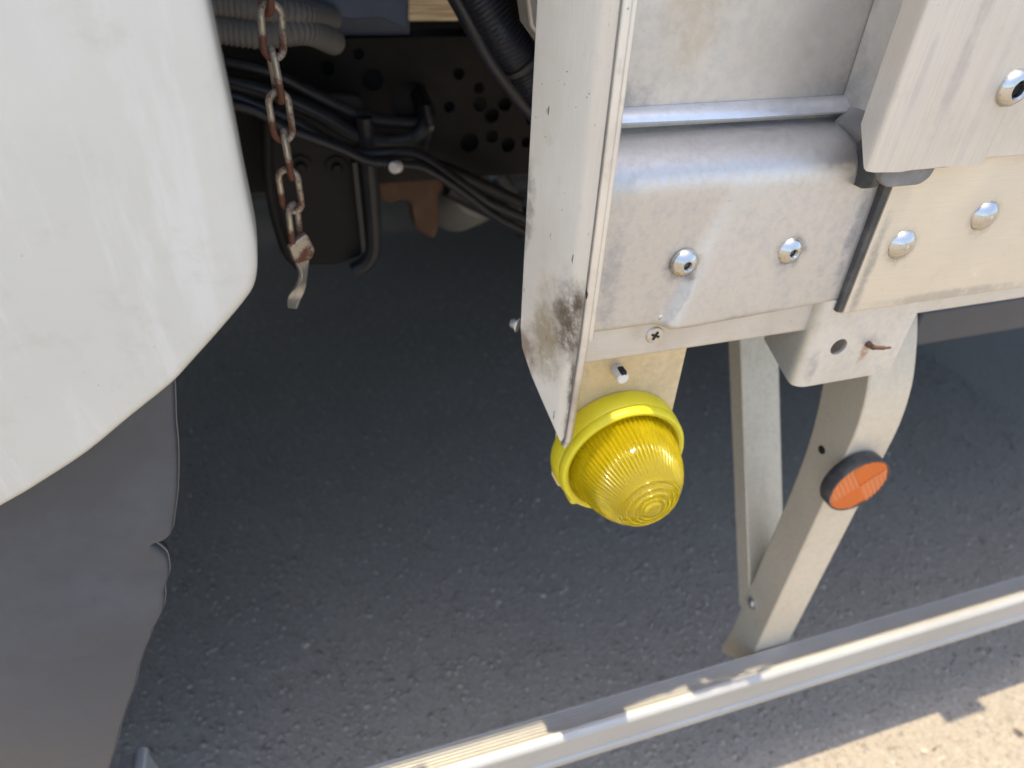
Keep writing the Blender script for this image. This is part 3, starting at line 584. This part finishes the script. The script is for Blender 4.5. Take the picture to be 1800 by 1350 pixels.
obj('bed_shade_beam', MB().box(.66, 4.6, .74, .80, 1.20, 1.468), 'bed')  # unseen beam added to darken the space under the bed
for k in range(6): obj('bed_shade_bearer', MB().box(.80+k*.62, .87+k*.62, .53, 3.74, 1.29, 1.468), 'bed')  # unseen bearers added to deepen the dark below the floor
obj('far_light_block', MB().prism(fillet([(2.82, .45), (2.80, 1.10), (2.88, 1.22), (3.40, 1.22), (3.42, .45), (3.30, .38), (2.9, .38), (2.82, .45)], .06, 4)[:-1], 0, -.45, 1.9), 'bed')  # unseen tank-shaped block added against light from the far side
obj('engine_light_block', MB().prism(fillet([(1.0, .62), (.95, 1.05), (1.1, 1.30), (2.6, 1.30), (2.7, .62), (1.0, .62)], .06, 4)[:-1], 0, -2.2, -.34), 'frame')  # unseen engine mass added to stop light from the front
for yy in (2.75, .62):
    obj('wheel', MB().lathe([(.02, 0), (.30, 0), (.33, .03), (.50, .03), (.56, .06), (.575, .12), (.575, .46), (.56, .52), (.50, .55), (.02, .55)], (3.1, yy+.55, .575), (0, -1, 0), 40), 'rubber')
obj('rear_axle', MB().tube([(3.1, .7, .575), (3.1, 3.2, .575)], .09, 14), 'frame')

# ------------------------------------------------------------------ chassis seen through the gap
FY = 1.25
frame = obj('chassis_frame', MB().prism(thick([(1.33, 1.035), (FY, 1.035), (FY, 1.285), (1.33, 1.285)], -.007), 0, -2.4, 4.6), 'frame', label='dark dusty chassis frame rail with rows of holes', bevel=.004)
cut = MB()
for x, z, r_ in ((.201, 1.180, .034), (.065, 1.240, .012), (.293, 1.225, .010), (.274, 1.169, .010), (.119, 1.261, .009), (.332, 1.172, .013), (.381, 1.170, .013), (.356, 1.151, .014), (.312, 1.103, .018), (.357, 1.112, .012), (.390, 1.094, .014), (.427, 1.097, .010), (.330, 1.200, .010), (.139, 1.220, .018), (.435, 1.14, .011), (.46, 1.17, .012)): cut.lathe([(0, .06), (r_, .06), (r_, -.06), (0, -.06)], (x, FY, z), (0, -1, 0), 22)
cut_holes(frame, cut)
obj('hole_backing', MB().box(-2.3, 4.5, 1.276, 1.286, 1.048, 1.272), 'hole', frame)  # black sheet added behind the frame holes so they read as shade
obj('far_frame', MB().prism(thick([(2.52, .935), (2.60, .935), (2.60, 1.285), (2.52, 1.285)], .007), 0, -2.4, 4.6), 'frame')
for x in (-.6, .95): obj('cross_member', MB().box(x, x+.07, FY+.01, 2.59, 1.0, 1.22), 'frame', bevel=.005)
obj('blue_beam', MB().prism(fillet([(1.262, 1.290), (1.235, 1.290), (1.225, 1.325), (1.235, 1.36), (1.42, 1.36)], .008, 3)+[(1.42, 1.29)], 0, -.30, .205), 'bluepaint', label='dark blue painted cross beam on the chassis')
obj('blue_cover', MB().prism(fillet([(.055, 1.342), (.10, 1.334), (.14, 1.337), (.165, 1.326), (.180, 1.322), (.185, 1.37), (.05, 1.37)], .006, 3), 1, 1.10, 1.20), 'bluepaint', bevel=.003)
pl = fillet([(-.039, 1.215), (-.060, 1.10), (-.052, .985), (-.030, .945), (.035, .940), (.085, .955), (.098, .985), (.108, 1.09), (.108, 1.225), (.03, 1.235), (-.039, 1.215)], .015, 4)[:-1]
brk = obj('hanger_plate', MB().prism(pl, 1, 1.120, 1.150), 'frame', bevel=.004, label='black hanger plate with two bolt heads')
obj('plate_rib', MB().tube(spline([(.103, 1.095, 1.20), (.103, 1.095, 1.08), (.100, 1.095, .985), (.085, 1.095, .952), (.060, 1.095, .938)], 5), .014, 10), 'hose', brk)
obj('plate_rib', MB().box(.078, .086, 1.095, 1.12, .97, 1.13), 'hose', brk)
obj('plate_edge', MB().tube(spline([(-.040, 1.10, 1.205), (-.055, 1.10, 1.10), (-.050, 1.10, .995), (-.032, 1.10, .955)], 5), .008, 10), 'frame', brk)
for x, z in ((-.002, 1.122), (.054, 1.117)):
    obj('bolt', MB().lathe([(0, .012), (.007, .012), (.009, .009), (.009, .004), (.018, .003), (.018, 0)], (x, 1.118, z), (0, -1, 0), 12), 'frame', brk)
def hose(pts, r_, mat='hose', lab=None): return obj('hose', MB().tube(spline(pts, 8), r_, 12), mat, label=lab)
hose([(-.30, 1.12, 1.31), (-.18, 1.12, 1.30), (-.082, 1.12, 1.278), (-.021, 1.12, 1.261), (.040, 1.12, 1.227), (.106, 1.12, 1.194), (.160, 1.12, 1.183), (.198, 1.12, 1.181), (.215, 1.14, 1.190), (.222, 1.25, 1.20)], .010)
hose([(-.30, 1.10, 1.29), (-.16, 1.10, 1.278), (-.078, 1.10, 1.255), (-.026, 1.10, 1.238), (.036, 1.10, 1.207), (.084, 1.10, 1.175), (.137, 1.10, 1.160), (.184, 1.10, 1.165), (.205, 1.12, 1.185), (.215, 1.25, 1.19)], .012)
hose([(-.30, 1.06, 1.275), (-.15, 1.06, 1.265), (-.079, 1.06, 1.245), (-.051, 1.06, 1.233), (0, 1.06, 1.207), (.046, 1.06, 1.175), (.095, 1.06, 1.155), (.149, 1.06, 1.154), (.185, 1.06, 1.146), (.240, 1.06, 1.104), (.290, 1.06, 1.066), (.331, 1.06, 1.042), (.42, 1.08, .99)], .0095)
hose([(-.30, 1.04, 1.25), (-.12, 1.04, 1.243), (-.057, 1.04, 1.232), (-.017, 1.04, 1.205), (.013, 1.04, 1.192), (.060, 1.04, 1.171), (.101, 1.04, 1.150), (.150, 1.04, 1.142), (.19, 1.045, 1.13), (.25, 1.05, 1.085), (.31, 1.055, 1.035), (.40, 1.06, .98)], .0075)
hose([(-.30, 1.15, 1.26), (-.10, 1.15, 1.235), (0, 1.16, 1.18), (.08, 1.16, 1.14), (.15, 1.17, 1.12), (.25, 1.18, 1.08), (.40, 1.19, 1.0)], .012)
for p, r_ in (((.206, 1.108, 1.176), .0085), ((.139, 1.026, 1.143), .0095)):
    obj('connector', MB().lathe([(0, .011), (r_*.8, .011), (r_, .008), (r_, -.006), (r_*.7, -.010), (0, -.010)], p, (-.5, -.8, .2), 12), 'white')
hose([(.206, 1.11, 1.21), (.208, 1.105, 1.19), (.206, 1.108, 1.165), (.205, 1.13, 1.14)], .007)
rb = fillet([(.135, 1.030), (.265, 1.022), (.268, 1.000), (.258, .990), (.256, .925), (.248, .895), (.235, .897), (.205, .920), (.200, .975), (.180, .985), (.165, .978), (.142, .985)], .006, 3)
obj('rusty_bracket', MB().prism(rb, 1, 1.29, 1.335), 'rustbr', bevel=.004, label='brown rusty hanger bracket below the frame')
obj('dusty_tank', MB().lathe([(0, .09), (.045, .088), (.066, .075), (.072, .055), (.072, -.10), (0, -.10)], (.352, 1.42, .935), (.1, -.75, .45), 32), 'pale', label='dusty pale round housing behind the frame')
for x, z in ((.310, .945), (.335, .93)):
    obj('bolt', MB().lathe([(0, .008), (.008, .007), (.009, 0), (0, 0)], (x, 1.345, z), (0, -1, .3), 10), 'steel')
hose([(.28, 1.30, 1.00), (.34, 1.30, .965), (.40, 1.31, .93), (.48, 1.33, .90)], .022)
hose([(.385, 1.30, 1.02), (.41, 1.30, .98), (.43, 1.30, .92), (.45, 1.31, .88)], .018)
for k, (za, r_) in enumerate(((1.366, .0165), (1.337, .0175))):
    obj('conduit', corrugated([(-.26, 1.0, za+.02), (-.14, 1.0, za+.008), (-.07, 1.0, za+.003), (-.02, 1.0, za-.003), (.03, 1.02, za-.012+.01*k), (.07, 1.10, za-.03)], r_, .0068, .0011, 20), 'conduit', label='grey corrugated conduit %s behind the chain' % ('above the other' if k == 0 else 'below the other'))
bc = obj('conduit', corrugated([(.19, .87, 1.47), (.217, .86, 1.415), (.250, .85, 1.362), (.283, .85, 1.322), (.315, .85, 1.280), (.37, .86, 1.22)], .023, .0052, .0009, 24), 'navy', label='thick black corrugated conduit beside the post')
for c_, ax in (((.281, .85, 1.324), (.62, 0, -.78)),):
    obj('cable_tie', MB().lathe([(.0235, -.003), (.0262, -.003), (.0262, .003), (.0235, .003), (.0235, -.003)], c_, ax, 24), 'rubber', bc)
hose([(.175, .885, 1.44), (.213, .88, 1.38), (.245, .875, 1.328), (.278, .875, 1.288), (.31, .875, 1.255), (.37, .88, 1.20)], .013, 'navy')
hose([(.19, .90, 1.48), (.215, .89, 1.40), (.25, .885, 1.355), (.32, .885, 1.30), (.40, .88, 1.27)], .016, 'navy')
obj('front_sill', MB().prism([(.196, 1.52), (.222, 1.395), (.262, 1.350), (.30, 1.350), (.30, 1.52)], 1, .655, .69), 'sill', bevel=.003)
# wooden packing block resting on the frame
wd = obj('wood_block', MB().box(.193, .275, 1.165, 1.245, 1.322, 1.420), 'wood', None, bevel=.003)
wd['label'] = 'pale wooden block wedged on top of the chassis frame'; wd['category'] = 'wood block'
# ------------------------------------------------------------------ hanging chain
chain = bpy.data.objects.new('chain', None); col.objects.link(chain); chain.location = Vector((-.014, .70, 1.10))*S
chain['label'] = 'rusty steel chain hanging between the cab and the bed'; chain['category'] = 'chain'
def stadium(L, W, n=10):
    r_ = W/2; s_ = L/2-r_; out = []
    for k in range(n+1): a = math.pi*k/n; out.append((r_*math.cos(a), 0, s_+r_*math.sin(a)))
    for k in range(n+1): a = math.pi+math.pi*k/n; out.append((r_*math.cos(a), 0, -s_+r_*math.sin(a)))
    return out
linkm = mesh_of(MB().tube(stadium(.0445, .0190), .0034, 10, closed=True), 'link', 60); linkm.materials.append(MT['chain'])
def place(o, x, y, z, rot=(0, 0, 0)):
    o.parent = chain; o.location = Vector((x, y, z))*S-chain.location; o.rotation_euler = rot
zs = 1.720; k = 0; px = -.0080
centres = []
z = 1.7170
while z > 1.19:
    t_ = max(0, (1.40-z)/.20); x = -.0085-.008*t_+(.0012 if k % 3 == 0 else -.0008); face = (k % 2 == 1)
    o = bpy.data.objects.new('link', linkm); col.objects.link(o)
    rz = R(20 if face else 110)+R(8*math.sin(k*1.7))
    if z < 1.285: rz += R(-30)
    if z < 1.235: rz += R(-10)
    place(o, x, .70, z, (R(2*math.sin(k)), R(3*math.cos(k*2.1)+3), rz)); z -= .0368; k += 1
zl = z+.0368
m = MB().prism(fillet([(-.012, .014), (.012, .018), (.013, -.004), (.006, -.012), (-.013, -.008), (-.012, .014)], .003, 3)[:-1], 1, -.004, .004)
o = obj('shackle', m, 'chain', None, bevel=.0015); place(o, -.0140, .697, zl-.030, (0, R(-14), R(25)))
tw = MB(); nn = 16
for k in range(nn+1):
    t = k/nn; a = R(15+40*math.sin(t*5)); hw, ht = .0068+.0012*math.cos(t*9), .0026; cx = -.014*t+.004*math.sin(t*5); cz = -.060*t
    for (u, v) in ((-hw, -ht), (hw, -ht), (hw, ht), (-hw, ht)): tw.v.append((cx+u*math.cos(a)-v*math.sin(a), u*math.sin(a)+v*math.cos(a), cz))
for k in range(nn):
    for i in range(4): tw.f.append((k*4+i, k*4+(i+1) % 4, (k+1)*4+(i+1) % 4, (k+1)*4+i))
tw.f += [(0, 1, 2, 3), (nn*4+3, nn*4+2, nn*4+1, nn*4)]
o = obj('hook_strap', tw, 'dull', None, bevel=.0008); place(o, -.0165, .697, zl-.038)
obj('chain_hook', MB().tube(spline([(-.222, .70, 1.75), (-.10, .70, 1.75), (-.03, .70, 1.748), (-.0100, .70, 1.737)], 5), .006, 8), 'frame')
print('tris', sum(len(o.data.polygons) for o in sc.objects if o.type == 'MESH'))
